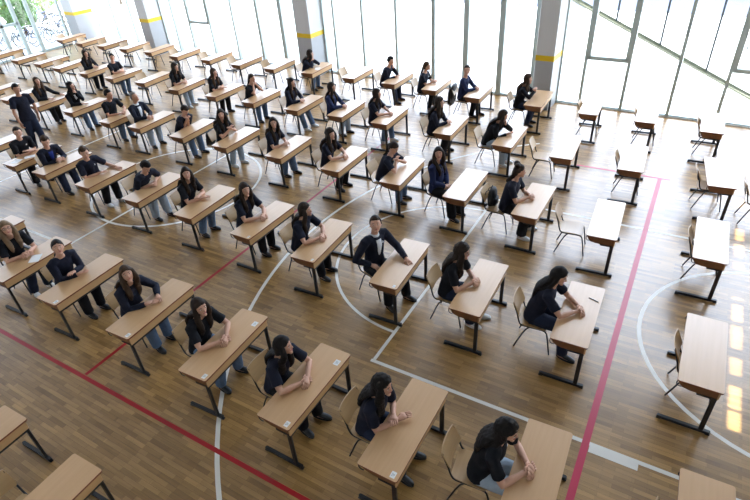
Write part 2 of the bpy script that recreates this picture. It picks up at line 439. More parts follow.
# ------------------------------------------------------------------ outside
mb = MB(); mb.add([(-90, -20, -.03), (60, -20, -.03), (60, 90, -.03), (-90, 90, -.03)], [(0, 1, 2, 3)])
struct(mb.obj('ground_outside', M['paving']))
mb = MB(); mb.add([(-30, 31.5, -.02), (30, 27.2, -.02), (30, 46, -.02), (-30, 48, -.02)], [(0, 1, 2, 3)])
struct(mb.obj('road_outside', M['asphalt']))
# sloping ramp rail seen through the right-hand windows
rl = empty('ramp_railing', (-.5, 16.9, 0))
tag(rl, 'pale sloping ramp railing outside, crossing behind the right-hand windows', 'railing')
def rp(x, z): return V((x+.5, (WY0+WK*x+1.0)-16.9, z))
zz = lambda x: 2.62+(x+3.3)*(.45-2.62)/(1.53+3.3)
mb = MB(); mb.tube([rp(-4.4, zz(-4.4)), rp(2.4, zz(2.4))], [.07, .07], 4, ell=1.0); mb.obj('sloping_beam', M['rail'], rl)
for x in (-3.4, -2.15, -.91, .35, 1.6):
    mb = MB(); mb.tube([rp(x, zz(x)), rp(x, 3.6)], .03, 6); mb.obj('post', M['post'], rl)
mb = MB(); mb.tube([rp(-4.4, 3.6), rp(2.4, 3.6)], .03, 6); mb.obj('handrail', M['post'], rl)
for x in (-4.4, 2.4):
    mb = MB(); mb.tube([rp(x, 0), rp(x, 3.6)], .035, 6); mb.obj('post', M['post'], rl)

def tree(name, loc, h, r, label, mat, n=1500, trunk=True, group=None):
    t = empty(name, loc); tag(t, label, 'tree' if trunk else 'bush', group)
    rnd = random.Random(int(abs(loc[0])*131+loc[1]*17))
    mb = MB(); mb.tube([(0, 0, 0), (.05, 0, h*.4), (0, .06, h*.75)], [.09, .07, .03], 7); mb.obj('trunk', M['bark'], t, True)
    mb = MB()
    for i in range(n):
        while True:
            p = V((rnd.uniform(-1, 1), rnd.uniform(-1, 1), rnd.uniform(-1, 1)))
            if .3 < p.length < 1: break
        c = V((p.x*r, p.y*r, h*.58+p.z*h*.42)); s = rnd.uniform(.06, .15)
        q = Euler((rnd.uniform(0, 6), rnd.uniform(0, 6), rnd.uniform(0, 6))).to_matrix()
        mb.add([c+q @ V((-s, 0, 0)), c+q @ V((0, -s*.5, 0.01)), c+q @ V((s, 0, 0)), c+q @ V((0, s*.5, .01))], [(0, 1, 2, 3)])
    mb.obj('foliage', M[mat], t)
for (x, y, h, r, lab, mt) in ((-36.5, 20.6, 3.2, 1.5, 'leafy light green tree behind the bicycles, outermost on the left', 'leaf'),
        (-39.5, 24.5, 3.8, 1.8, 'tall leafy tree farthest out beyond the left end windows', 'leaf'),
        (-41.5, 20.5, 3.4, 1.7, 'leafy tree beyond the end windows, left of the bicycles', 'leaf2'),
        (-35.4, 25.5, 3.4, 1.5, 'leafy tree standing behind the bicycles and the corner pillar', 'leaf2'),
        (-33.0, 17.2, 2.2, .9, 'small leafy tree close outside the left corner windows', 'leaf')):
    tree('street_tree', (x, y, -.03), h, r, lab, mt)

def bicycle(mat):
    b = empty('bicycle', (0, 0, 0))
    for x in (-.52, .52):
        w = MB().torus((x, 0, .34), .32, .018, 'y', 22, 6).obj('wheel', M['rubber'], b, True)
        sp = MB()
        for k in range(8):
            a = PI*k/4; sp.tube([(x, 0, .34), (x+.31*math.cos(a), 0, .34+.31*math.sin(a))], .003, 4)
        sp.obj('spokes', M['chrome'], w)
    f = MB(); R = .018
    for pq in (((-.52, 0, .34), (-.08, 0, .3)), ((-.08, 0, .3), (-.2, 0, .82)), ((-.2, 0, .76), (.36, 0, .8)), ((-.08, 0, .3), (.38, 0, .72)), ((-.52, 0, .34), (-.19, 0, .74)), ((.52, 0, .34), (.33, 0, .95))):
        f.tube(pq, R, 7)
    f.obj('frame', M[mat], b, True)
    MB().tube([(.3, -.28, .98), (.36, -.1, 1.0), (.36, .1, 1.0), (.3, .28, .98)], .014, 7, smooth=1).obj('handlebar', M['chrome'], b, True)
    MB().ball((-.24, 0, .86), (.13, .07, .035)).obj('saddle', M['rubber'], b, True)
    cr = MB(); cr.torus((-.08, 0, .3), .09, .01, 'y', 16, 5); cr.tube([(-.08, -.08, .3), (-.02, -.08, .15)], .01, 6); cr.tube([(-.08, .08, .3), (-.14, .08, .45)], .01, 6)
    cr.obj('crank', M['chrome'], b, True)
    return b
bk = {'bike': bicycle('bike'), 'bike2': bicycle('bike2')}; used = set()
nth = ['nearest the corner pillar', 'second from the corner pillar', 'third from the corner pillar', 'fourth from the corner pillar', 'fifth from the corner pillar', 'sixth from the corner pillar', 'seventh from the corner pillar', 'eighth from the corner pillar']
for row in range(2):
    for i in range(8):
        k = 'bike' if (i+row) % 3 != 1 else 'bike2'
        o = bk[k] if k not in used else copy_tree(bk[k]); used.add(k)
        o.location = (-29.6-.12*i, 17.6-.72*i, -.03) if row == 0 else (-30.4-.95*i, 18.6+.12*i, -.03); o.rotation_euler = (0, 0, math.radians((5 if row == 0 else 62)+(i*37+row*11) % 25))
        tag(o, '%s bicycle parked outside, %s row, %s' % ('dark blue' if k == 'bike' else 'charcoal', ('end-wall', 'far')[row], nth[i]), 'bicycle', 'bicycles parked outside')

def car(mat, label, loc, rz):
    c = empty('car', loc, rz); tag(c, label, 'car', 'cars parked across the road')
    b = MB()
    prof = [(-2.1, .35), (-2.15, .75), (-1.95, .95), (-1.3, 1.0), (1.0, .98), (1.95, .82), (2.1, .6), (2.08, .35)]
    b.loft([(V((x, 0, (.3+z)/2)), V((0, 1, 0)), V((0, 0, 1)), .84 if abs(x) < 2 else .74, (z-.3)/2+.12) for x, z in prof], 18)
    b.obj('body', M[mat], c, True)
    g = MB(); g.loft([(V((x, 0, 1.0)), V((0, 1, 0)), V((0, 0, 1)), w, hh) for x, w, hh in ((-1.7, .6, .05), (-1.1, .7, .42), (.2, .7, .45), (1.1, .62, .05))], 16); g.obj('cabin', M['carglass'], c, True)
    for x in (-1.3, 1.3):
        for y in (-.75, .75): MB().torus((x, y, .31), .21, .1, 'y', 18, 8).obj('wheel', M['rubber'], c, True)
car('carblue', 'dark blue car parked across the road, at the top right corner', (2.6, 34.6, -.02), math.radians(-4))
car('carred', 'faded red car across the road, left of the dark blue car', (-2.2, 35.2, -.02), math.radians(-4))

# ------------------------------------------------------------------ desks and chairs
DW, DL, DH = .47, 1.30, .76
def make_desk():
    d = empty('exam_desk', (0, 0, 0))
    mb = MB(); mb.prism(rrect(DW, DL, .025), DH-.022, DH, 0, 1); mb.obj('desktop', [M['beech'], M['edge']], d)
    mb = MB(); mb.prism(rrect(.018, 1.24, .006, 2), .612, DH-.022, 0, None, Matrix.Translation((.205, 0, 0))); mb.obj('front_panel', M['panel'], d)
    mb = MB(); mb.prism(rrect(.36, 1.18, .02), .612, .628, 0, None, Matrix.Translation((.012, 0, 0))); mb.obj('shelf', M['brown'], d)
    rx = Matrix.Rotation(PI/2, 4, 'X')
    poly = [(-.2, DH-.022), (-.215, .70), (-.19, .655), (-.15, .63), (-.08, .612), (.196, .612), (.196, DH-.022)][::-1]
    for y in (-.6, .6):
        mb = MB(); mb.prism(poly, -.009, .009, 0, None, Matrix.Translation((0, y, 0)) @ rx); mb.obj('side_panel', M['brown'], d)
        lg = MB(); lg.prism(rrect(.055, .032, .008, 2), .05, .612, 0, None, Matrix.Translation((.175, y, 0)))
        lg.prism(rrect(.2, .034, .006, 2), .59, .612, 0, None, Matrix.Translation((.09, y, 0)))
        l = lg.obj('leg', M['steel'], d)
        ft = MB(); ft.prism(rrect(.58, .042, .018, 3), .012, .052, 0, None, Matrix.Translation((-.012, y, 0)))
        f = ft.obj('foot', M['steel'], l)
        for x in (-.28, .255):
            ft.box((x, y, .008), (.05, .04, .016))
        f.data = ft.mesh('foot', M['steel'])
    mb = MB(); mb.box((.19, 0, .592), (.03, 1.19, .035)); mb.obj('cross_rail', M['steel'], d)
    for y in (-.625, .625):
        mb = MB(); mb.tube([(-.21, y*.985, .735), (-.232, y, .72), (-.232, y, .675), (-.205, y, .65), (-.17, y, .655)], .0065, 6, smooth=1); mb.obj('bag_hook', M['steel'], d, True)
    return d
def make_chair():
    c = empty('chair', (0, 0, 0))
    # curved plywood seat
    def sheet(fn, nu, nv, th):
        mb = MB(); P = [[fn(i/nu*2-1, j/nv*2-1) for j in range(nv+1)] for i in range(nu+1)]
        def nrm(i, j):
            a = P[min(i+1, nu)][j]-P[max(i-1, 0)][j]; b = P[i][min(j+1, nv)]-P[i][max(j-1, 0)]
            return a.cross(b).normalized()
        top = [P[i][j]+nrm(i, j)*th/2 for i in range(nu+1) for j in range(nv+1)]
        bot = [P[i][j]-nrm(i, j)*th/2 for i in range(nu+1) for j in range(nv+1)]
        n = len(top); fs = []; W = nv+1
        for i in range(nu):
            for j in range(nv):
                a = i*W+j; fs.append((a, a+W, a+W+1, a+1)); fs.append((n+a, n+a+1, n+a+W+1, n+a+W))
        bd = [i*W for i in range(nu+1)]+[nu*W+j for j in range(1, W)]+[i*W+nv for i in range(nu-1, -1, -1)]+[j for j in range(nv-1, 0, -1)]
        for k in range(len(bd)):
            a, b = bd[k], bd[(k+1) % len(bd)]; fs.append((a, n+a, n+b, b))
        mb.add(top+bot, fs); return mb
    def seat(u, v):
        k = 1-.06*(abs(u)**6); kk = 1-.08*(abs(v)**6)
        return V((.005+u*.2*kk, v*.2*k*(1+.05*u), .452-.012*(1-v*v)+(.0-.02*max(0, u-.6)/.4)))
    auto_smooth(sheet(seat, 8, 8, .012).obj('seat', M['ply'], c))
    def back(u, v):
        z = .715+u*.11; e = 1-.05*abs(u)**6
        return V((-.235-.05*u-.025*(1-v*v), v*.2*e, z))
    auto_smooth(sheet(back, 6, 10, .012).obj('backrest', M['ply'], c))
    for s in (-1, 1):
        t = MB(); t.tube([(-.28, s*.185, .80), (-.215, s*.187, .62), (-.185, s*.19, .5), (-.15, s*.19, .437), (-.05, s*.19, .43), (.14, s*.19, .43), (.2, s*.19, .41), (.225, s*.192, .33), (.285, s*.2, .012)], .0115, 7, smooth=1)
        t.obj('side_frame', M['steel'], c, True)
        t = MB(); t.tube([(-.03, s*.188, .43), (-.09, s*.19, .36), (-.215, s*.205, .012)], .0115, 7, smooth=1); t.obj('rear_leg', M['steel'], c, True)
    t = MB(); t.tube([(-.1, -.19, .43), (-.1, .19, .43)], .01, 6); t.tube([(.12, -.19, .43), (.12, .19, .43)], .01, 6); t.obj('crossbar', M['steel'], c, True)
    return c

DESKS = {
'1a':(-3.151,3.189,-0.58), '1b':(-1.799,3.197,-0.29), '1c':(-0.377,3.263,1.88), '1d':(-4.561,3.272,2.57), '1e':(-6.095,3.336,2.37), '1f':(-7.753,3.326,2.16), '1g':(-9.132,3.293,2.28), '1h':(-10.775,3.382,0.6), '1z':(1.098,3.358,1.45), '0a':(-4.621,0.57,1.66), '0b':(-6.033,0.584,1.5),
'2z':(0.959,5.842,-0.22), '2a':(-0.534,5.889,1.13), '2b':(-1.934,5.859,0.84), '2c':(-3.261,5.883,2.32), '2d':(-4.787,5.915,2.58), '2e':(-6.188,6.018,-0.9), '2f':(-7.724,6.075,2.03), '2g':(-9.239,6.083,2.08), '2h':(-10.793,6.079,1.42), '2i':(-12.393,6.069,2.3), '2j':(-13.58,6.05,1.8), '2k':(-15.3,6.05,1.5),
'3z':(0.919,8.516,0.56), '3a':(-0.644,8.503,2.94), '3b':(-1.926,8.642,-0.46), '3c':(-3.301,8.744,0.77), '3d':(-4.724,8.805,1.98), '3e':(-6.181,8.825,0.97), '3f':(-7.794,8.88,1.96), '3g':(-9.419,8.844,1.34), '3h':(-10.961,8.879,3.03), '3i':(-12.602,8.917,2.2), '3j':(-13.779,8.864,1.98), '3k':(-15.707,9.03,1.67), '3l':(-17.307,8.954,1.91), '3m':(-19.0,8.98,1.5), '3n':(-20.5,9.0,1.5),
'4z':(0.937,11.068,5.71), '4a':(-0.6,11.142,2.22), '4b':(-1.959,11.21,2.61), '4c':(-3.254,11.339,0.63), '4d':(-4.777,11.491,2.16), '4e':(-6.507,11.527,1.46), '4f':(-7.872,11.564,1.37), '4g':(-9.287,11.539,0.22), '4h':(-10.901,11.585,-0.34), '4i':(-12.431,11.628,-0.01), '4j':(-14.16,11.685,3.6), '4k':(-15.958,11.857,3.62), '4l':(-17.484,11.831,-0.37), '4m':(-19.087,11.908,4.16), '4n':(-20.907,12.029,4.0), '4o':(-22.37,12.184,1.63), '4p':(-23.988,12.202,1.7), '4q':(-25.943,12.356,1.61),
'5z':(0.715,13.696,0.64), '5a':(-0.662,13.829,0.92), '5b':(-1.972,13.907,2.64), '5c':(-3.337,14.01,0.87), '5d':(-5.04,14.099,1.62), '5e':(-6.428,14.294,1.75), '5f':(-7.808,14.436,-0.43), '5g':(-9.311,14.523,-0.53), '5h':(-10.956,14.557,1.61), '5i':(-12.578,14.566,0.89), '5j':(-14.124,14.585,0.84), '5k':(-15.747,14.735,0.78), '5l':(-17.476,14.745,1.02), '5m':(-19.149,14.904,2.21), '5n':(-20.742,14.966,1.79), '5o':(-22.274,15.013,1.73), '5p':(-23.855,15.068,1.79), '5q':(-25.564,15.236,1.46)}
ROWN = {'0': 'row nearest camera', '1': 'fifth row from windows', '2': 'fourth row from windows', '3': 'third row from windows', '4': 'second row from windows', '5': 'window row'}
ORD = ['first', 'second', 'third', 'fourth', 'fifth', 'sixth', 'seventh', 'eighth', 'ninth', 'tenth', 'eleventh', 'twelfth', 'thirteenth', 'fourteenth', 'fifteenth', 'sixteenth', 'seventeenth', 'eighteenth', 'nineteenth']
PLACE = {}
for r in '012345':
    ks = sorted([k for k in DESKS if k[0] == r], key=lambda k: -DESKS[k][0])
    for i, k in enumerate(ks): PLACE[k] = (ORD[i], ROWN[r])
NOCHAIR = {'1h', '0b', '3n', '2k'}
# chair position relative to the standard one: (pull back, sideways, turn in degrees)
CH = {'3a': (.06, .0, 4), '1z': (-.36, 0, 0), '2z': (-.45, .0, 1), '3z': (-.45, .02, 0), '4z': (-.38, .0, 2), '4a': (-.43, 0, 2), '5a': (-.48, 0, 3), '5b': (-.46, .02, -2), '5z': (-.46, 0, 0), '4b': (.0, 0, 3), '2a': (.08, -.02, 4), '1c': (.16, .0, 4), '1b': (-.02, 0, 2), '3c': (.10, .02, -12), '2c': (.02, .06, -18), '5c': (.05, 0, 0), '3b': (.2, 0, 0), '4c': (.05, 0, 0)}

# ------------------------------------------------------------------ people
# pose: lean (deg), arms, gaze ('cam' or (yaw, pitch)); clothes; hair
P = {}
def person(key, lab, sex='f', hair='long', hc='dark_hair', top='navy', sl='short', legs='jeans', shoe='blackshoe', lean=16, arms='clasp', gaze=(0, -4), dx=0, dy=0, rot=0, front='LR', crest=True, skin='skin', **kw):
    P[key] = dict(lab=lab, sex=sex, hair=hair, hc=hc, top=top, sl=sl, legs=legs, shoe=shoe, lean=lean, arms=arms, gaze=gaze, dx=dx, dy=dy, rot=rot, front=front, crest=crest, skin=skin, **kw)
person('1c', 'dark tee and pale jeans', hc='black_hair', hair='wavy', top='black', legs='lightjeans', gaze=(-2, -8), dx=.07, front='', lean=17)
person('1b', 'navy tee, arms crossed on desk', hc='black_hair', hair='wavy', legs='darkjeans', arms='cross', gaze=(2, -2), front='R', crest=False, lean=18)
person('1a', 'navy tee, head turned aside', hc='black_hair', top='navy', legs='blackpants', arms='reachclasp', gaze=(24, 4), lean=20)
person('1d', 'black tee, hands joined near stickers', hc='dark_hair', top='black', arms='reachclasp', gaze=(-12, 4), front='LR', crest=False, lean=17)
person('1e', 'navy sweatshirt, looking up at camera', hc='brown_hair', top='navy', sl='long', arms='apart', gaze='cam', front='LR', crest=False, lean=18)
person('1f', 'navy jacket, arms folded, looking up', hair='tied', hc='black_hair', top='navy', sl='long', legs='blackpants', arms='cross', gaze='cam', crest=False, lean=18)
person('1g', 'glasses and dark tee, holding paper', hc='blond_hair', top='black', legs='darkjeans', shoe='whiteshoe', arms='clasp', gaze='cam', glasses=True, crest=False, mixed=True)
person('2a', 'navy tee, hands clasped beside pen', hc='black_hair', legs='darkjeans', arms='reachclasp', gaze=(-4, -14), front='', lean=20, crest=False, dx=-.02)
person('2b', 'black tee, hair over shoulder', hc='dark_hair', hair='wavy', top='black', legs='darkjeans', shoe='whiteshoe', arms='clasp', gaze=(6, -6), front='R', crest=False, lean=16)
person('2c', 'navy cardigan, one arm on desk', sex='m', hair='short', hc='dark_hair', top='navy', sl='long', legs='blackpants', arms='casual', gaze='cam', lean=6, rot=-18, collar=True, inner='white', crest=True, dy=.06, feetfwd=.12)
person('2d', 'navy tee, both forearms stretched forward', hc='dark_hair', legs='blackpants', arms='reachclasp', gaze=(14, 2), front='R', lean=18)
person('2e', 'navy tee with crest, hands joined', hc='dark_hair', gaze=(-18, 8), legs='blackpants', arms='reachclasp', lean=14)
person('2f', 'black tee, forearms flat on desk', hc='dark_hair', top='black', arms='cross', gaze='cam', lean=14)
person('2g', 'navy tee, head bowed, writing', sex='m', hair='short', hc='black_hair', legs='lightjeans', arms='write', gaze=(0, -48), lean=36, dx=.04)
person('2h', 'navy tee, arm reaching along desk', sex='m', hair='curly', hc='brown_hair', legs='blackpants', shoe='whiteshoe', arms='casual2', gaze=(-24, -8), lean=20, roll=-12)
person('2i', 'open jacket over royal blue shirt', sex='m', hair='curly', hc='brown_hair', sl='long', legs='darkjeans', arms='clasp', gaze=(-28, -22), lean=24, inner='royal', crest=False, roll=-6)
person('2j', 'black tee, arms crossed behind papers', sex='m', hair='short', hc='dark_hair', top='black', legs='blackpants', arms='cross', gaze=(-25, 2), lean=22)
person('3b', 'navy tee, bun, bag behind', hair='bun', hc='dark_hair', legs='blackpants', shoe='whiteshoe', arms='clasp', gaze=(18, -2), lean=14, wide=True, dx=.14)
person('3c', 'navy hoodie, hands in lap', hc='dark_hair', top='blue', sl='long', legs='blackpants', arms='lap', gaze='cam', lean=2, rot=-10, dx=-.06, crest=False, wide=True, inner='black')
person('3d', 'navy tee, looking at raised hands', hair='tied', hc='dark_hair', legs='jeans', arms='up', gaze=(-12, -30), lean=26)
person('3e', 'navy tee, curly hair, forearms out', hair='wavy', hc='dark_hair', legs='blackpants', arms='reachclasp', gaze=(-14, 4), lean=14)
person('3f', 'navy tee, straight hair, hands clasped', hc='dark_hair', legs='jeans', arms='clasp', gaze='cam', lean=12)
person('3g', 'black tee, hands raised together', hair='wavy', hc='dark_hair', top='black', legs='lightjeans', shoe='whiteshoe', arms='up', gaze='cam', lean=12)
person('3h', 'navy tee, head down over hands', sex='m', hair='short', hc='dark_hair', legs='jeans', arms='up', gaze=(-10, -46), lean=32)
person('3i', 'dark blazer and white shirt', sex='m', hair='short', hc='grey_hair', top='navy', sl='long', legs='lightjeans', arms='clasp', gaze=(4, 26), lean=4, inner='white', crest=False, skin='skin2', collar=True)
person('3j', 'black tee, face in profile', sex='m', hair='short', hc='black_hair', top='black', legs='jeans', arms='write', gaze=(22, -6), lean=14, skin='skin2', crest=False)
person('3k', 'black jacket over white top', hc='black_hair', top='black', sl='long', legs='jeans', arms='chin', gaze=(20, 6), lean=8, inner='white', crest=False)
person('3l', 'long-sleeved black top, arm stretched sideways', hc='brown_hair', top='black', sl='long', legs='blackpants', arms='side', gaze=(-4, 22), lean=6, crest=False)
person('4c', 'dark sweater, chin on hand', hc='dark_hair', top='black', sl='long', legs='lightjeans', shoe='whiteshoe', arms='chin', gaze=(6, -12), lean=30, crest=False)
person('4d', 'navy sweater, black trousers', hair='wavy', hc='dark_hair', top='navy', sl='long', legs='blackpants', arms='clasp', gaze=(4, 2), lean=14, crest=False, wide=True)
person('4e', 'navy tee, long hair, hands clasped', hair='long', hc='dark_hair', legs='jeans', shoe='whiteshoe', arms='reachclasp', gaze=(22, 2), lean=10)
person('4f', 'navy jacket, upright, hands lowered', hc='dark_hair', top='blue', sl='long', legs='lightjeans', arms='clasp', gaze=(18, 2), lean=4, crest=False)
person('4g', 'navy sweater, jeans stretched forward', hc='dark_hair', top='navy', sl='long', legs='jeans', shoe='whiteshoe', arms='clasp', gaze=(4, 4), lean=10, crest=False, feetfwd=.14)
person('4h', 'black tee, hands at face', hair='tied', hc='dark_hair', top='black', legs='jeans', arms='face', gaze=(4, -2), lean=20, crest=False)
person('4i', 'black tee, long brown hair', hc='brown_hair', top='black', legs='blackpants', arms='cross', gaze=(8, 0), lean=16, crest=False)
person('4j', 'black tee, pale jeans', hair='wavy', hc='dark_hair', top='black', legs='lightjeans', shoe='whiteshoe', arms='clasp', gaze=(6, 0), lean=14, crest=False)
person('4l', 'black tee, teal jeans', hair='tied', hc='black_hair', top='black', legs='jeans', arms='cross', gaze='cam', lean=10, crest=False)
person('4m', 'black jacket, long hair', hc='dark_hair', top='black', sl='long', legs='blackpants', arms='clasp', gaze=(0, 4), lean=10, crest=False)
person('5c', 'dark sweater, legs tucked sideways', hc='brown_hair', top='black', sl='long', legs='darkjeans', arms='up', gaze=(8, 2), lean=16, crest=False)
person('5d', 'navy sweater, jacket on chair', sex='m', hair='short', hc='dark_hair', top='blue', sl='long', legs='blackpants', arms='clasp', gaze='cam', lean=8, crest=False)
person('5e', 'navy tee, tied-back hair', hair='tied', hc='brown_hair', legs='blackpants', arms='clasp', gaze=(14, 4), lean=14)
person('5f', 'navy sweater, hand to chin', sex='m', hair='short', hc='black_hair', top='navy', sl='long', legs='darkjeans', arms='chin', gaze=(10, -10), lean=22, crest=False)
person('5h', 'navy sweater, leaning on fist', hair='wavy', hc='dark_hair', top='navy', sl='long', legs='jeans', arms='face', gaze=(26, 4), lean=26, crest=False)

def ik(S, W, l1, l2, zmin, side, edge, pref):
    d = W-S; L = d.length
    if L > (l1+l2)*.985:
        W = S+d.normalized()*(l1+l2)*.985; d = W-S; L = d.length
    a = (l1*l1-l2*l2+L*L)/(2*L); r = math.sqrt(max(1e-6, l1*l1-a*a)); n = d.normalized()
    u = n.cross(V((0, 0, 1))); u.normalize(); w = n.cross(u)
    best = None
    for k in range(48):
        t = 2*PI*k/48; E = S+n*a+u*(r*math.cos(t))+w*(r*math.sin(t))
        sc = (E-S).normalized().dot(pref)
        if E.x > edge-.03 and E.z < zmin: sc -= 8*(zmin-E.z)+.3
        if E.y*side < .05: sc -= 2
        if best is None or sc > best[0]: best = (sc, E)
    return best[1], W

def hand(mb, W, d, pn, side, curl, spread=.1, k=1.0):
    """palm and five fingers; d points along the hand, pn out of the back of the hand"""
    d = d.normalized(); ac = pn.cross(d).normalized(); pn = d.cross(ac).normalized()
    th = -side                     # the thumb lies towards the body midline for a palm-down hand
    if ac.y*th < 0: ac_t = -ac
    else: ac_t = ac
    mb.loft([(W-d*.015, ac, pn, .026*k, .02*k), (W+d*.02, ac, pn, .033*k, .018*k), (W+d*.055*k, ac, pn, .04*k, .016*k), (W+d*.085*k, ac, pn, .038*k, .013*k)], 10)
    for i, (off, ln) in enumerate(((-.029, .058), (-.010, .07), (.010, .076), (.029, .068))):
        b = W+d*.078*k+ac_t*off*k; dd = (d+ac_t*(off*spread*20)).normalized(); pts = [b]; ang = 0
        for j, f in enumerate((.42, .33, .25)):
            ang += curl*(.7 if j == 0 else 1.0)
            dirv = dd*math.cos(ang)-pn*math.sin(ang)
            pts.append(pts[-1]+dirv*ln*f*k)
        mb.tube(pts, [.0095*k, .009*k, .008*k, .0065*k], 6)
    b = W+d*.02*k+ac_t*.026*k; t1 = (d*.7+ac_t*.75-pn*.25).normalized(); t2 = (d*.95+ac_t*.15-pn*.35).normalized()
    mb.tube([b, b+t1*.036*k, b+t1*.036*k+t2*.03*k], [.0125*k, .011*k, .008*k], 6)

def build_person(key, sp, standing=False):
    """local frame: +x forward, +y left, origin on the floor under the pelvis"""
    rnd = random.Random(sum(map(ord, key))*7)
    m = sp['sex'] == 'm'
    k = (1.06 if m else 1.0)*{'5': 1.0, '4': 1.06, '3': 1.08}.get(key[0], 1.11)
    X, Y, Z = V((1, 0, 0)), V((0, 1, 0)), V((0, 0, 1))
    lean = math.radians(sp['lean'])
    zp = .545 if not standing else .98
    Pv = V((0, 0, zp))
    rl_ = math.radians(sp.get('roll', 0))
    def up(a): return V((math.sin(a), math.sin(rl_), math.cos(a))).normalized()
    L = Pv+up(lean*.55)*.17*k; C = L+up(lean)*.2*k; N = C+up(lean*1.15)*.15*k; T = N+up(lean*.75+.12)*.075
    edge = .265-sp['dx']                # desk edge in the local frame
    def fv(t): return V((t.z, 0, -t.x)).normalized()
    tl = up(lean)
    sw = .205 if m else .185
    bust = .0 if m else .012
    secs = [(Pv+V((-.015, 0, -.085)), .13, .10, Z), (Pv+V((-.01, 0, -.04)), .172*k, .125, Z), (Pv+V((0, 0, .02)), .17*k, .12, Z), (L, (.145 if m else .13), .1, up(lean*.6)), (C+fv(tl)*.006, (.165 if m else .15), .112+bust, tl),
            (C+tl*.07*k, (.178 if m else .158), .105, tl), (N-tl*.05, sw*.9, .078, tl), (N-tl*.012, .095, .062, tl), (N+tl*.02, .06, .055, tl)]
    def L3(S, add=0.0, w=1.0): return [(c, Y, fv(t)*1.0, ru*w+add, rv+add) for c, ru, rv, t in S]
    bm = MB(); bm.loft(L3(secs), 20)
    bm.tube([N-tl*.03, N+(T-N)*.6, T+(T-N).normalized()*.05], [.056*k, .049*k, .047*k], 12)
    # ---- arms
    S = {s: N+V((-.008, s*sw, -.062)) for s in (1, -1)}
    l1, l2 = .275*k, .25*k
    zt = DH+.036
    A = sp['arms']; HD = {}
    a_l = {'clasp': ((edge+.14, .045, zt+.02), (edge+.14, -.045, zt+.02)), 'reachclasp': ((edge+.23, .04, zt+.01), (edge+.21, -.05, zt+.01)), 'cross': ((edge+.09, .0, zt+.045), (edge+.14, .01, zt)),
           'apart': ((edge+.16, .2, zt), (edge+.15, -.02, zt)), 'write': ((edge+.12, .16, zt), (edge+.17, -.06, zt)), 'up': ((edge+.10, .035, zt+.15), (edge+.10, -.035, zt+.15)),
           'lap': ((.24, .03, .66), (.24, -.03, .66)), 'casual': ((edge+.26, .20, zt), (.13, -.19, .69)), 'casual2': ((edge+.22, .3, zt), (edge+.12, -.1, zt)), 'side': ((edge+.10, .42, zt), (edge+.16, -.05, zt)),
           'chin': (None, (edge+.16, -.04, zt)), 'face': (None, None), 'stand': ((-.02, .30, .80), (.24, -.34, .92))}
    H0 = T+(T-N).normalized()*.06+fv(tl)*.018+Z*.062
    W = {}
    al = a_l[A]
    for i, s in enumerate((1, -1)):
        w = al[i]
        if w is None: w = H0+V((.07, s*.06, -.19)) if A == 'face' else H0+V((.075, .03, -.2))
        W[s] = V(w)
    pref = {1: V((-.1, .7, -.75)).normalized(), -1: V((-.1, -.7, -.75)).normalized()}
    E = {}
    for s in (1, -1):
        E[s], W[s] = ik(S[s], W[s], l1, l2, zt+.008 if not standing else 0, s, edge if not standing else 9, pref[s])
    aim = {}
    for s in (1, -1):
        f = (W[s]-E[s]).normalized()
        if A in ('clasp', 'reachclasp', 'lap'): d, pn, cu = (f*.5+V((.45, -s*.8, 0))), V((.35, s*.55, .75)), .55
        elif A == 'up': d, pn, cu = (f*.5+V((0, -s*.5, .55))), V((-.1, s*.9, .2)), .5
        elif A == 'face': d, pn, cu = V((.0, -s*.3, 1)), V((.8, s*.5, 0)), .5
        elif A == 'chin' and s == 1: d, pn, cu = V((.05, -.3, 1)), V((.85, .4, 0)), .8
        elif A == 'cross': d, pn, cu = f, V((0, 0, 1)), .25
        elif A == 'stand': d, pn, cu = f, V((0, s, .3)), .45
        elif A == 'casual' and s == -1: d, pn, cu = V((.9, .25, -.2)), V((0, 0, 1)), .4
        else: d, pn, cu = (f+V((.25, -s*.1, 0))), V((0, 0, 1)), (.45 if A == 'write' and s == -1 else .18)
        if abs(d.normalized().dot(pn.normalized())) > .95: pn = pn+V((.5, 0, 0))
        aim[s] = (d, pn, cu)
    for s in (1, -1):
        sh = S[s]; e = E[s]; w = W[s]
        bm.tube([N+V((0, s*.05, -.05)), sh.lerp(N, .3)+V((0, 0, -.0)), sh, sh.lerp(e, .35), sh.lerp(e, .8), e, e.lerp(w, .3), e.lerp(w, .75), w+(w-e).normalized()*.012], [.05, .052*k, .05*k, .045*k, .038*k, .036*k, .037*k, .028*k, .024*k], 12)
    # ---- legs
    ft = sp.get('feetfwd', 0)
    hip = {}; kn = {}; an = {}; toe = {}
    for s in (1, -1):
        hip[s] = Pv+V((.0, s*.088, -.02 if not standing else -.04))
        if standing:
            kn[s] = V((.03+.06*s, s*.1, .5)); an[s] = V((-.02+.14*s, s*.1, .085))
        else:
            sp_ = rnd.uniform(-.02, .05); kn[s] = V((.40*k, s*(.115+sp_), .52)); an[s] = V((.40*k+rnd.uniform(-.1, .06)+ft*(1 if s > 0 else .6), s*(.12+sp_+rnd.uniform(-.03, .04)), .085))
        yaw = math.radians(s*rnd.uniform(0, 14)); toe[s] = V((math.cos(yaw), math.sin(yaw), 0))
        bm.tube([hip[s].lerp(Pv, .4), hip[s], hip[s].lerp(kn[s], .4), hip[s].lerp(kn[s], .85), kn[s]+(V((.012, 0, .0))), kn[s].lerp(an[s], .3), kn[s].lerp(an[s], .7), an[s], an[s]-Z*.045], [.075, .087*k, .078*k, .06*k, .056*k, .053*k, .042*k, .034*k, .034*k], 12)
        bm.tube([an[s]-Z*.05-toe[s]*.05, an[s]-Z*.045+toe[s]*.02, an[s]-Z*.055+toe[s]*.1, an[s]-Z*.062+toe[s]*.165], [.03, .036, .034, .02], 10)
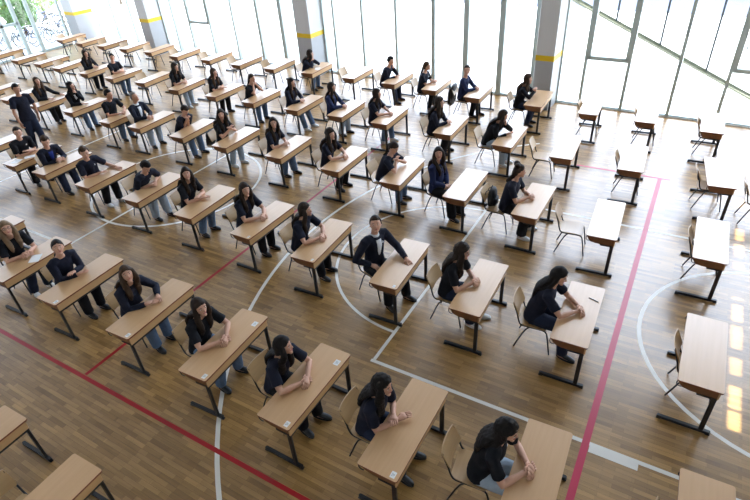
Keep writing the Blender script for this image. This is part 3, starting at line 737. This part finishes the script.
    # ---- head
    ctr = H0
    Zr = math.radians(sp['rot'])+math.radians(sp.get('_th', 0))
    if sp['gaze'] == 'cam':
        to = V((0, 0, CAM_H))-sp['_wpos']-V((0, 0, 1.15)); ya = math.atan2(to.y, to.x)-Zr; ya = (ya+PI) % (2*PI)-PI
        pi_ = math.atan2(to.z, math.hypot(to.x, to.y))*.75; ya = max(-1.25, min(1.25, ya))
    else: ya, pi_ = math.radians(sp['gaze'][0]), math.radians(sp['gaze'][1])
    HR = (Matrix.Rotation(ya, 3, 'Z') @ Matrix.Rotation(-pi_, 3, 'Y') @ Matrix.Rotation(math.radians(rnd.uniform(-5, 5)), 3, 'X'))
    hk = 1.1 if m else 1.05
    def hp(x, y, z): return ctr+HR @ (V((x, y, z))*hk)
    vs = []; fs = []; nu, nv = 22, 14
    for j in range(nv+1):
        th = PI*j/nv
        for i in range(nu):
            a = 2*PI*i/nu; x, y, z = math.sin(th)*math.cos(a), math.sin(th)*math.sin(a), math.cos(th)
            if z < 0:
                y *= 1-.30*(-z)**1.3
                if x < 0: x *= 1-.35*(-z)
                else: x *= 1+.06*(-z)
            vs.append(hp(x*.096, y*.077, z*.118))
    for j in range(nv):
        for i in range(nu):
            q = (i+1) % nu; fs.append((j*nu+i, (j+1)*nu+i, (j+1)*nu+q, j*nu+q))
    bm.add(vs, fs)
    bm.ball(hp(.072, 0, -.094), (.026*hk, .028, .022), rot=HR)
    bm.ball(hp(.099, 0, -.022), (.02, .0145, .016), rot=HR, nu=10, nv=7)
    bm.tube([hp(.088, 0, .018), hp(.098, 0, -.004), hp(.107, 0, -.021)], [.008, .01, .011], 8)
    for s in (1, -1):
        bm.ball(hp(-.006, s*.077, -.008), (.018, .009, .03), rot=HR, nu=10, nv=7)
        bm.ball(hp(.078, s*.033, .03), (.012, .018, .007), rot=HR, nu=8, nv=6)
    hands = MB()
    for s in (1, -1): hand(hands, W[s]+(W[s]-E[s]).normalized()*.005, aim[s][0], aim[s][1], s, aim[s][2], k=k)
    out = {'body': (bm, 'skin'), 'hands': hands}
    # ---- top
    tm = MB()
    S2 = [(secs[2][0]+V((0, 0, -.055 if not standing else -.09)), secs[1][1]+.004, secs[1][2]+.004, Z)]+[secs[2], secs[3], secs[4], secs[5], secs[6], (N-tl*.008, .078, .066, tl)]
    tm.loft([(c, Y, fv(t), ru+(.016 if i else .02)+(.012 if i == 2 else 0), rv+(.015 if i else .02)+(.012 if i == 2 else 0)) for i, (c, ru, rv, t) in enumerate(S2[:-1])]+[(S2[-1][0], Y, fv(tl), .082, .07)], 20)
    lg = sp['sl'] == 'long'
    for s in (1, -1):
        sh, e, w = S[s], E[s], W[s]
        pts = [N+V((0, s*.05, -.05)), sh.lerp(N, .3), sh+V((0, s*.004, 0)), sh.lerp(e, .35)]; rd = [.058, .064*k, .065*k, .061*k]
        if lg:
            pts += [sh.lerp(e, .8), e, e.lerp(w, .3), e.lerp(w, .7), e.lerp(w, .97)]; rd += [.054*k, .053*k, .051*k, .044*k, .036*k]
        else: pts += [sh.lerp(e, .72)]; rd += [.064*k]
        tm.tube(pts, rd, 12)
    out['top'] = (tm, sp['top'])
    # ---- trousers
    lm = MB(); wd = .03 if sp.get('wide') else .014
    lm.loft([(c, Y, fv(t), ru+.012, rv+.012) for c, ru, rv, t in secs[:3]], 18)
    for s in (1, -1):
        h, q, a = hip[s], kn[s], an[s]
        lm.tube([h.lerp(Pv, .4), h, h.lerp(q, .4), h.lerp(q, .85), q+V((.012, 0, 0)), q.lerp(a, .3), q.lerp(a, .7), a-Z*.012], [.085, .1*k, .09*k+wd*.5, .073*k+wd, .069*k+wd, .066*k+wd, .058*k+wd*1.2, .05*k+wd*1.5], 12)
    out['legs'] = (lm, sp['legs'])
    out['shoes'] = []
    for s in (1, -1):
        sm = MB(); t = toe[s]; b = V((an[s].x, an[s].y, 0)); lat = V((-t.y, t.x, 0))
        prof = [(-.075, .018, .03, .05), (-.06, .034, .045, .055), (0, .037, .05, .055), (.06, .04, .036, .042), (.13, .043, .026, .032), (.175, .034, .018, .026), (.195, .014, .01, .02)]
        sm.loft([(b+t*x+Z*(h_+.008), lat, Z, w_, hh) for x, w_, hh, h_ in prof], 12, 0)
        sm.loft([(b+Z*z, t, lat, .137, .046) for z in (.001, .02)], 14, 1)
        for i in range(len(sm.v)-28, len(sm.v)): sm.v[i] = tuple(V(sm.v[i])+t*.06)
        out['shoes'].append(sm)
    # ---- hair
    hm = MB(); ht = sp['hair']; cap = {'short': 1.12, 'curly': 1.19, 'bun': 1.12, 'tied': 1.12, 'wavy': 1.27, 'long': 1.2}[ht]
    vs = []; fs = []; nu, nv = 26, 18
    ss = lambda a, b, x: max(0, min(1, (x-a)/(b-a)))
    low = -.25 if ht in ('short', 'curly') else -.75
    for j in range(nv+1):
        th = PI*j/nv
        for i in range(nu):
            a = 2*PI*i/nu; x, y, z = math.sin(th)*math.cos(a), math.sin(th)*math.sin(a), math.cos(th)
            face = ss(-.05, .22, x)*ss(.62, .48, z) if False else ss(.0, .2, x-(.3 if ht in ('long', 'wavy') else .12))*(1-ss(.44, .58, z+(0 if m else .3)*abs(y)))
            lw_ = low if ht in ('long', 'wavy') else low+(.02-low)*ss(-.45, .15, x)
            under = 1-ss(lw_-.15, lw_, z)
            g = cap+(.05 if (z > .3 and m) else 0)
            g = g*(1-face)+.78*face; g = g*(1-under)+.7*under
            yy = y*(1-.12*max(0, -z)); xx = x if x > 0 else x*(1-.12*max(0, -z))
            vs.append(hp(xx*.096*g-.004, yy*.079*g, z*.118*g+.004))
    for j in range(nv):
        for i in range(nu):
            q = (i+1) % nu; fs.append((j*nu+i, (j+1)*nu+i, (j+1)*nu+q, j*nu+q))
    hm.add(vs, fs)
    F = fv(tl)
    if ht in ('long', 'wavy'):
        wv = 1.22 if ht == 'wavy' else 1.0
        hy = HR @ V((0, 1, 0)); hx = HR @ V((1, 0, 0))
        B0 = hp(-.035, 0, .03); B1 = hp(-.055, 0, -.075); nk = N-F*.085+Z*.03
        b2 = C+tl*.06-F*(.125+.01); b3 = C-tl*.05-F*(.128); b4 = L+tl*.03-F*.105
        yl = (hy+Y).normalized()
        hm.loft([(B0, hy, hx, .09, .07), (B1, hy, hx, .093*wv, .06*wv), (nk, yl, (hx+F).normalized(), .105*wv, .052*wv), (b2, Y, F, .118*wv, .04*wv), (b3, Y, F, .1*wv, .032*wv), (b4, Y, F, .05, .018)], 16)
        for s, c in ((1, 'L'), (-1, 'R')):
            p0 = hp(.01, s*.072, .06); p1 = hp(.03, s*.088, -.02); p2 = hp(.018, s*.09, -.11)
            if c in sp['front']:
                p3 = N+V((.055, s*.085, -.045)); p4 = C+tl*.05+F*.125+V((0, s*.085, 0)); p5 = C-tl*.07+F*.128+V((0, s*.075, 0))
                hm.tube([p0, p1, p2, p3, p4, p5], [.026, .036*wv, .044*wv, .05*wv, .047*wv, .016], 9, smooth=1)
            else:
                p1 = hp(.004, s*.09, -.03); p2 = hp(-.012, s*.085, -.11); hm.tube([p0, p1, p2, N+V((-.03, s*.09, -.0)), b2+Y*s*.09], [.02, .026, .03, .034*wv, .03], 9, smooth=1)
    elif ht == 'bun':
        hm.ball(hp(-.055, .03, .13), (.06, .06, .055)); hm.ball(hp(-.045, -.045, .125), (.05, .05, .045))
        hm.tube([hp(-.07, 0, 0), hp(-.08, 0, -.1), N-F*.09, C+tl*.06-F*.13], [.05, .05, .045, .03], 10, smooth=1)
    elif ht == 'tied':
        hm.ball(hp(-.1, 0, -.01), (.035, .04, .04))
        hm.tube([hp(-.1, 0, -.01), hp(-.12, 0, -.08), N-F*.1-Z*.02, C+tl*.06-F*.135], [.03, .036, .032, .012], 10, smooth=1)
    out['hair'] = (hm, sp['hc'])
    out['geo'] = dict(hp=hp, HR=HR, N=N, C=C, L=L, tl=tl, F=F, T=T, S2=S2, k=k, edge=edge)
    return out

def face_parts(root, hp, HR, hc):
    for s in (1, -1):
        e = MB(); e.ball(hp(.083, s*.031, .008), (.008, .0125, .0062), 0, 10, 7, HR); e.ball(hp(.0875, s*.031, .0085), (.0055, .0075, .0058), 1, 8, 6, HR)
        e.obj('eye', [M['eyewhite'], M['eye']], root, True)
        b = MB(); b.tube([hp(.09, s*.016, .03), hp(.0905, s*.032, .033), hp(.08, s*.05, .029)], [.0032, .0036, .002], 6); b.obj('eyebrow', M[hc if hc != 'blond_hair' else 'brown_hair'], root, True)
    l = MB(); l.tube([hp(.083, .024, -.054), hp(.0935, .008, -.056), hp(.0935, -.008, -.056), hp(.083, -.024, -.054)], [.003, .0065, .0065, .003], 6); l.obj('mouth', M['lip'], root, True)

def short(t):
    t = t.split(',')[0].replace(' with crest', '').replace(' over white top', '').replace(' and white shirt', '')
    return ' '.join(t.split()[-4:] if len(t.split()) > 4 and not t.startswith('open') else t.split()[:4]) if len(t.split()) > 4 else t
desk0 = make_desk(); chair0 = make_chair(); first = [True, True]
pend = []; people = []
for key in sorted(DESKS):
    x, y, t = DESKS[key]; th = math.radians(t); o_, rw = PLACE[key]
    d = desk0 if first[0] else copy_tree(desk0); first[0] = False
    d.location = (x, y, 0); d.rotation_euler = (0, 0, th)
    occ = P.get(key)
    RZ = Matrix.Rotation(th, 3, 'Z')
    if occ: tag(d, 'exam desk of person in %s, %s from right, %s' % (short(occ['lab']), o_, rw), 'desk', 'exam desks standing in rows')
    else: tag(d, 'empty beech exam desk, %s from right in the %s' % (o_, rw), 'desk', 'exam desks standing in rows')
    pull, sid, tr = CH.get(key, (0, 0, 0))
    if key not in NOCHAIR:
        c = chair0 if first[1] else copy_tree(chair0); first[1] = False
        if not occ and key not in CH: pull, sid, tr = random.uniform(-.1, .02), random.uniform(-.04, .04), random.uniform(-5, 5)
        c.location = V((x, y, 0))+RZ @ V((-.485-pull, sid, 0)); c.rotation_euler = (0, 0, th+math.radians(tr))
        tag(c, ('plywood chair under person at the %s desk from right, %s' if occ else 'empty plywood chair behind the %s desk from right, %s') % (o_, rw), 'chair', 'plywood chairs at the exam desks')
    if occ:
        occ['dx'] -= pull*.75; occ['_th'] = t
        pos = V((x, y, 0))+RZ @ V((-.50+occ['dx'], occ['dy'], 0)); occ['_wpos'] = pos
        r = empty('person', pos, th+math.radians(occ['rot']))
        lab = occ['lab']; full = 'person in %s, %s desk from right, %s' % (lab, o_, rw)
        tag(r, full, 'person', 'students seated at desks')
        people.append((key, occ, r))
c = copy_tree(chair0); c.location = (1.63, 10.78, 0); c.rotation_euler = (0, 0, math.radians(6))
tag(c, 'empty plywood chair cut off by the right edge of the photo', 'chair', 'plywood chairs at the exam desks')
sp = dict(lab='', sex='m', hair='short', hc='black_hair', top='navy', sl='short', legs='darkjeans', shoe='blackshoe', lean=4, arms='stand', gaze=(0, -8), dx=0, dy=0, rot=0, front='', crest=False, skin='skin2', _th=0, _wpos=V((-15.72, 7.3, 0)))
r = empty('person', (-15.72, 7.3, 0), math.radians(-4)); tag(r, 'person in navy tee standing in the aisle at the left edge, side view', 'person')
people.append(('stand', sp, r))

tmp = bpy.data.collections.new('build'); COL.children.link(tmp)
jobs = []
def queue(mb, root, name, mats, voxel, smooth, disp=0, extra=None):
    o = bpy.data.objects.new('tmp', mb.mesh('tmp', mats)); tmp.objects.link(o)
    md = o.modifiers.new('r', 'REMESH'); md.mode = 'VOXEL'; md.voxel_size = voxel; md.use_smooth_shade = True
    md = o.modifiers.new('s', 'SMOOTH'); md.factor = .5; md.iterations = smooth
    if disp:
        tx = bpy.data.textures.get('strand%d' % int(disp[1]*1000)) or bpy.data.textures.new('strand%d' % int(disp[1]*1000), 'CLOUDS')
        tx.noise_scale = disp[1]; tx.noise_depth = 2
        md = o.modifiers.new('d', 'DISPLACE'); md.texture = tx; md.strength = disp[0]; md.mid_level = .5
    jobs.append((o, root, name, mats, extra))
for key, spc, root in people:
    b = build_person(key, spc, key == 'stand'); g = b['geo']
    near = key[0] in '12'
    queue(b['body'][0], root, 'body', M[spc['skin']], .0085 if near else .012, 1, 0, b['hands'])
    queue(b['top'][0], root, 'shirt' if spc['sl'] == 'short' else 'sweater', M[spc['top']], .011 if near else .015, 4, (.012, .09))
    queue(b['legs'][0], root, 'trousers', M[spc['legs']], .013 if near else .016, 4, (.01, .09))
    queue(b['hair'][0], root, 'hair', M[spc['hc']], .009 if near else .012, 2, ((.022 if spc['hair'] in ('wavy', 'curly') else .01), .03))
    for s in b['shoes']: s.obj('shoe', [M[spc['shoe']], M['sole'] if spc['shoe'] != 'blackshoe' else M['rubber']], root, True)
    face_parts(root, g['hp'], g['HR'], spc['hc'])
    def chest(tt, y, lift):
        # point on the front of the top: tt 0 (waist) .. 1 (collar)
        a, bb = (g['L'], g['C']) if tt < .5 else (g['C'], g['N']-g['tl']*.05)
        f = tt*2 if tt < .5 else tt*2-1
        c = a.lerp(bb, f); rv = (.115+(.135-.115)*f) if tt < .5 else (.14+(.098-.14)*f); ru = .17
        return c+V((0, y, 0))+g['F']*(rv*math.sqrt(max(.1, 1-(y/ru)**2))+lift)
    if spc['crest']:
        c = chest(.68, .075, .004); q = MB(); q.ball(c, (.008, .016, .02), rot=Matrix.Rotation(math.radians(spc['lean']-12), 3, 'Y')); q.obj('chest_crest', M['white'], root, True)
    if spc.get('inner'):
        q = MB(); q.loft([(chest(t_, 0, -.012), V((0, 1, 0)), g['F'], w_, .02) for t_, w_ in ((.06, .035), (.3, .045), (.55, .05), (.8, .058), (.98, .055))], 12); q.obj('shirt_front', M[spc['inner']], root, True)
    if spc.get('collar'):
        q = MB(); ct = g['N']+g['tl']*.004
        q.loft([(ct-g['tl']*.02, V((0, 1, 0)), g['F'], .088, .076), (ct+g['tl']*.025, V((0, 1, 0)), g['F'], .064, .06)], 16, cap=False); q.obj('collar', M['white'], root, True)
    if spc.get('glasses'):
        q = MB()
        for s in (1, -1):
            pts = [g['hp'](.1, s*.033+.022*math.cos(a), .008+.017*math.sin(a)) for a in [2*PI*i/12 for i in range(13)]]
            q.tube(pts, .0028, 5); q.tube([g['hp'](.099, s*.055, .012), g['hp'](-.01, s*.083, .012)], .0025, 5)
        q.tube([g['hp'](.101, -.012, .01), g['hp'](.101, .012, .01)], .0025, 5); q.obj('glasses', M['rubber'], root)
dg = bpy.context.evaluated_depsgraph_get(); dg.update()
for o, root, name, mats, extra in jobs:
    me = bpy.data.meshes.new_from_object(o.evaluated_get(dg)); me.name = name
    if not me.materials: me.materials.append(mats)
    if extra is not None:
        import bmesh
        bm_ = bmesh.new(); bm_.from_mesh(me); hm_ = extra.mesh('h', mats, True); bm_.from_mesh(hm_); bm_.to_mesh(me); bm_.free(); bpy.data.meshes.remove(hm_)
    me.polygons.foreach_set('use_smooth', [True]*len(me.polygons))
    link(name, me, root)
for o, *_ in jobs:
    me = o.data; bpy.data.objects.remove(o); bpy.data.meshes.remove(me)
bpy.data.collections.remove(tmp)

# ------------------------------------------------------------------ things on and by the desks
def at_desk(key, lx, ly, z):
    x, y, t = DESKS[key]; return V((x, y, 0))+Matrix.Rotation(math.radians(t), 3, 'Z') @ V((lx, ly, z))
roots = {}
for o in COL.objects:
    if o.name.startswith('exam_desk'):
        for k_, v_ in DESKS.items():
            if abs(o.location.x-v_[0]) < 1e-3 and abs(o.location.y-v_[1]) < 1e-3: roots[k_] = o
def sticker(key, lx, ly, w=.055, h=.075):
    mb = MB(); mb.box((lx, ly, DH+.0006), (w, h, .001)); s = mb.obj('sticker', M['sticker'], roots[key])
    pr = MB()
    for i in range(3): pr.box((lx-.012+.012*i, ly, DH+.0013), (.004, h*(.55-.1*i), .0004))
    pr.obj('printed_lines', M['ink'], s)
for k_ in ('1a', '1b', '1d', '1e', '1f'): sticker(k_, .165, -.585)
for k_ in ('1a', '1d'): sticker(k_, .15, .45, .07, .09)
for k_ in ('2c', '2d', '2e', '3e'): sticker(k_, .17, -.59, .04, .06)
def paper(key, lx, ly, rz, label, n=1):
    mb = MB(); mb.prism(rrect(.17, .24, .002, 1), 0, .002*n)
    o = mb.obj('paper_sheet', M['paper']); o.location = at_desk(key, lx, ly, DH+.0008); o.rotation_euler = (0, 0, math.radians(DESKS[key][2]+rz)); tag(o, label, 'paper')
paper('1g', .1, .02, 40, 'white paper sheet under the hands of the person wearing glasses')
paper('2j', .0, -.42, 20, 'white paper sheet near the end of the desk at the left edge')
paper('2j', .06, -.12, -30, 'white paper sheet between the crossed arms and loose sheet')
paper('3k', .02, .3, 5, 'white sheet standing in for glare on the desk of the black-jacketed person')  # glare on this desktop, laid in as a white sheet
paper('5h', .08, -.1, 25, 'white paper sheet by the person leaning on a fist')
mb = MB(); mb.tube([(0, -.07, 0), (0, .06, 0)], .0055, 8); mb.tube([(0, .06, 0), (0, .075, 0)], [.0055, .001], 8)
pen = mb.obj('pen', M['steel'], None, True); pen.location = at_desk('2a', .13, .33, DH+.0062); pen.rotation_euler = (0, 0, math.radians(72)); tag(pen, 'dark pen on the desk in front of clasped hands, fourth row', 'pen')
cl = MB(); cl.tube([(.004, -.02, .005), (.004, .03, .005)], .0015, 5); cl.obj('pen_clip', M['chrome'], pen)

def backpack(loc, rz, label):
    b = empty('backpack', loc, rz); tag(b, label, 'backpack')
    q = MB(); q.loft([(V((0, 0, z)), V((0, 1, 0)), V((1, 0, 0)), w, d) for z, w, d in ((-.16, .11, .05), (-.15, .14, .08), (-.03, .15, .085), (.1, .14, .075), (.17, .1, .055), (.19, .05, .03))], 18); q.obj('bag_body', M['nylon'], b, True)
    q = MB(); q.loft([(V((-.07, 0, z)), V((0, 1, 0)), V((1, 0, 0)), w, d) for z, w, d in ((-.15, .1, .03), (-.13, .115, .045), (-.03, .11, .045), (.0, .09, .03))], 16); q.obj('front_pocket', M['nylon'], b, True)
    for s in (1, -1):
        q = MB(); q.tube([(.05, s*.07, .16), (.12, s*.08, .1), (.12, s*.09, -.05), (.07, s*.1, -.14)], .014, 7, smooth=1, ell=.5); q.obj('strap', M['nylon'], b, True)
    q = MB(); q.tube([(.02, -.04, .18), (.02, -.03, .22), (.02, .03, .22), (.02, .04, .18)], .008, 6, smooth=1); q.obj('handle', M['nylon'], b, True)
def chair_pt(key, lx, ly, z):
    pull, sid, tr = CH.get(key, (0, 0, 0)); return at_desk(key, -.485-pull+lx, sid+ly, z)
backpack(chair_pt('3b', -.12, .03, .64), math.radians(180), 'small black backpack hanging inside the chair back of the bun-haired person')
backpack(chair_pt('3g', -.4, -.02, .62), math.radians(5), 'black backpack hung behind the chair of person with raised hands')
# jacket draped over the chair of the window-row person in a navy sweater
j = empty('jacket', chair_pt('5d', -.27, 0, 0), math.radians(2)); tag(j, 'black jacket draped over a chair back in the window row', 'jacket')
q = MB(); q.loft([(V((dx, 0, z)), V((0, 1, 0)), V((1, 0, 0)), w, d) for z, w, d, dx in ((.28, .2, .035, -.05), (.45, .22, .045, -.04), (.65, .225, .05, -.02), (.8, .21, .055, -.01), (.86, .16, .04, 0))], 18); q.obj('jacket_body', M['nylon'], j, True)
for s in (1, -1):
    q = MB(); q.tube([(-.03, s*.19, .8), (-.06, s*.235, .6), (-.06, s*.24, .35)], [.05, .048, .04], 9, smooth=1); q.obj('sleeve', M['nylon'], j, True)

# ------------------------------------------------------------------ light
w = bpy.data.worlds.new('sky'); scene.world = w; w.use_nodes = True
nt = w.node_tree; bg = nt.nodes.get('Background')
tc = nt.nodes.new('ShaderNodeTexCoord')
# hazy bright sky: pale overall, plus a glow added beyond windows for floor glare
GA, GE, GP, GS, BASE = math.radians(82), math.radians(46), 3.4, 2.6, 1.2
vm = nt.nodes.new('ShaderNodeVectorMath'); vm.operation = 'DOT_PRODUCT'
vm.inputs[1].default_value = (math.cos(GE)*math.cos(GA), math.cos(GE)*math.sin(GA), math.sin(GE))
nt.links.new(tc.outputs['Generated'], vm.inputs[0])
cl_ = nt.nodes.new('ShaderNodeMath'); cl_.operation = 'MAXIMUM'; cl_.inputs[1].default_value = 0; nt.links.new(vm.outputs['Value'], cl_.inputs[0])
pw_ = nt.nodes.new('ShaderNodeMath'); pw_.operation = 'POWER'; pw_.inputs[1].default_value = GP; nt.links.new(cl_.outputs[0], pw_.inputs[0])
ma_ = nt.nodes.new('ShaderNodeMath'); ma_.operation = 'MULTIPLY_ADD'; ma_.inputs[1].default_value = GS; ma_.inputs[2].default_value = BASE
nt.links.new(pw_.outputs[0], ma_.inputs[0]); nt.links.new(ma_.outputs[0], bg.inputs['Strength'])
bg.inputs['Color'].default_value = (.72, .82, 1, 1)
sun = bpy.data.lights.new('sun', 'SUN'); sun.energy = 8.0; sun.angle = math.radians(.6); sun.color = (1, .99, .97)
so = bpy.data.objects.new('sun', sun); COL.objects.link(so)
az, el = math.radians(-2), math.radians(45)
sd = V((math.cos(el)*math.cos(az), math.cos(el)*math.sin(az), math.sin(el)))
so.rotation_euler = sd.to_track_quat('Z', 'Y').to_euler(); so.location = sd*30
# sky portal in the window opening
pl = bpy.data.lights.new('window_portal', 'AREA'); pl.shape = 'RECTANGLE'; pl.size = 32; pl.size_y = ZW
pl.cycles.is_portal = True
po = bpy.data.objects.new('window_portal', pl); COL.objects.link(po)
pc = wpt((XL+XR)/2, .35, ZW/2); po.location = pc
po.rotation_euler = (V((WK, -1, 0)).normalized()*-1).to_track_quat('Z', 'Y').to_euler()

vs_ = scene.view_settings
vs_.view_transform = 'Standard'; vs_.look = 'None'; vs_.exposure = 1.55; vs_.gamma = 1; vs_.use_curve_mapping = False
cy = scene.cycles
cy.max_bounces = 8; cy.diffuse_bounces = 4; cy.glossy_bounces = 4; cy.transparent_max_bounces = 12; cy.sample_clamp_indirect = 6
cy.use_denoising = True
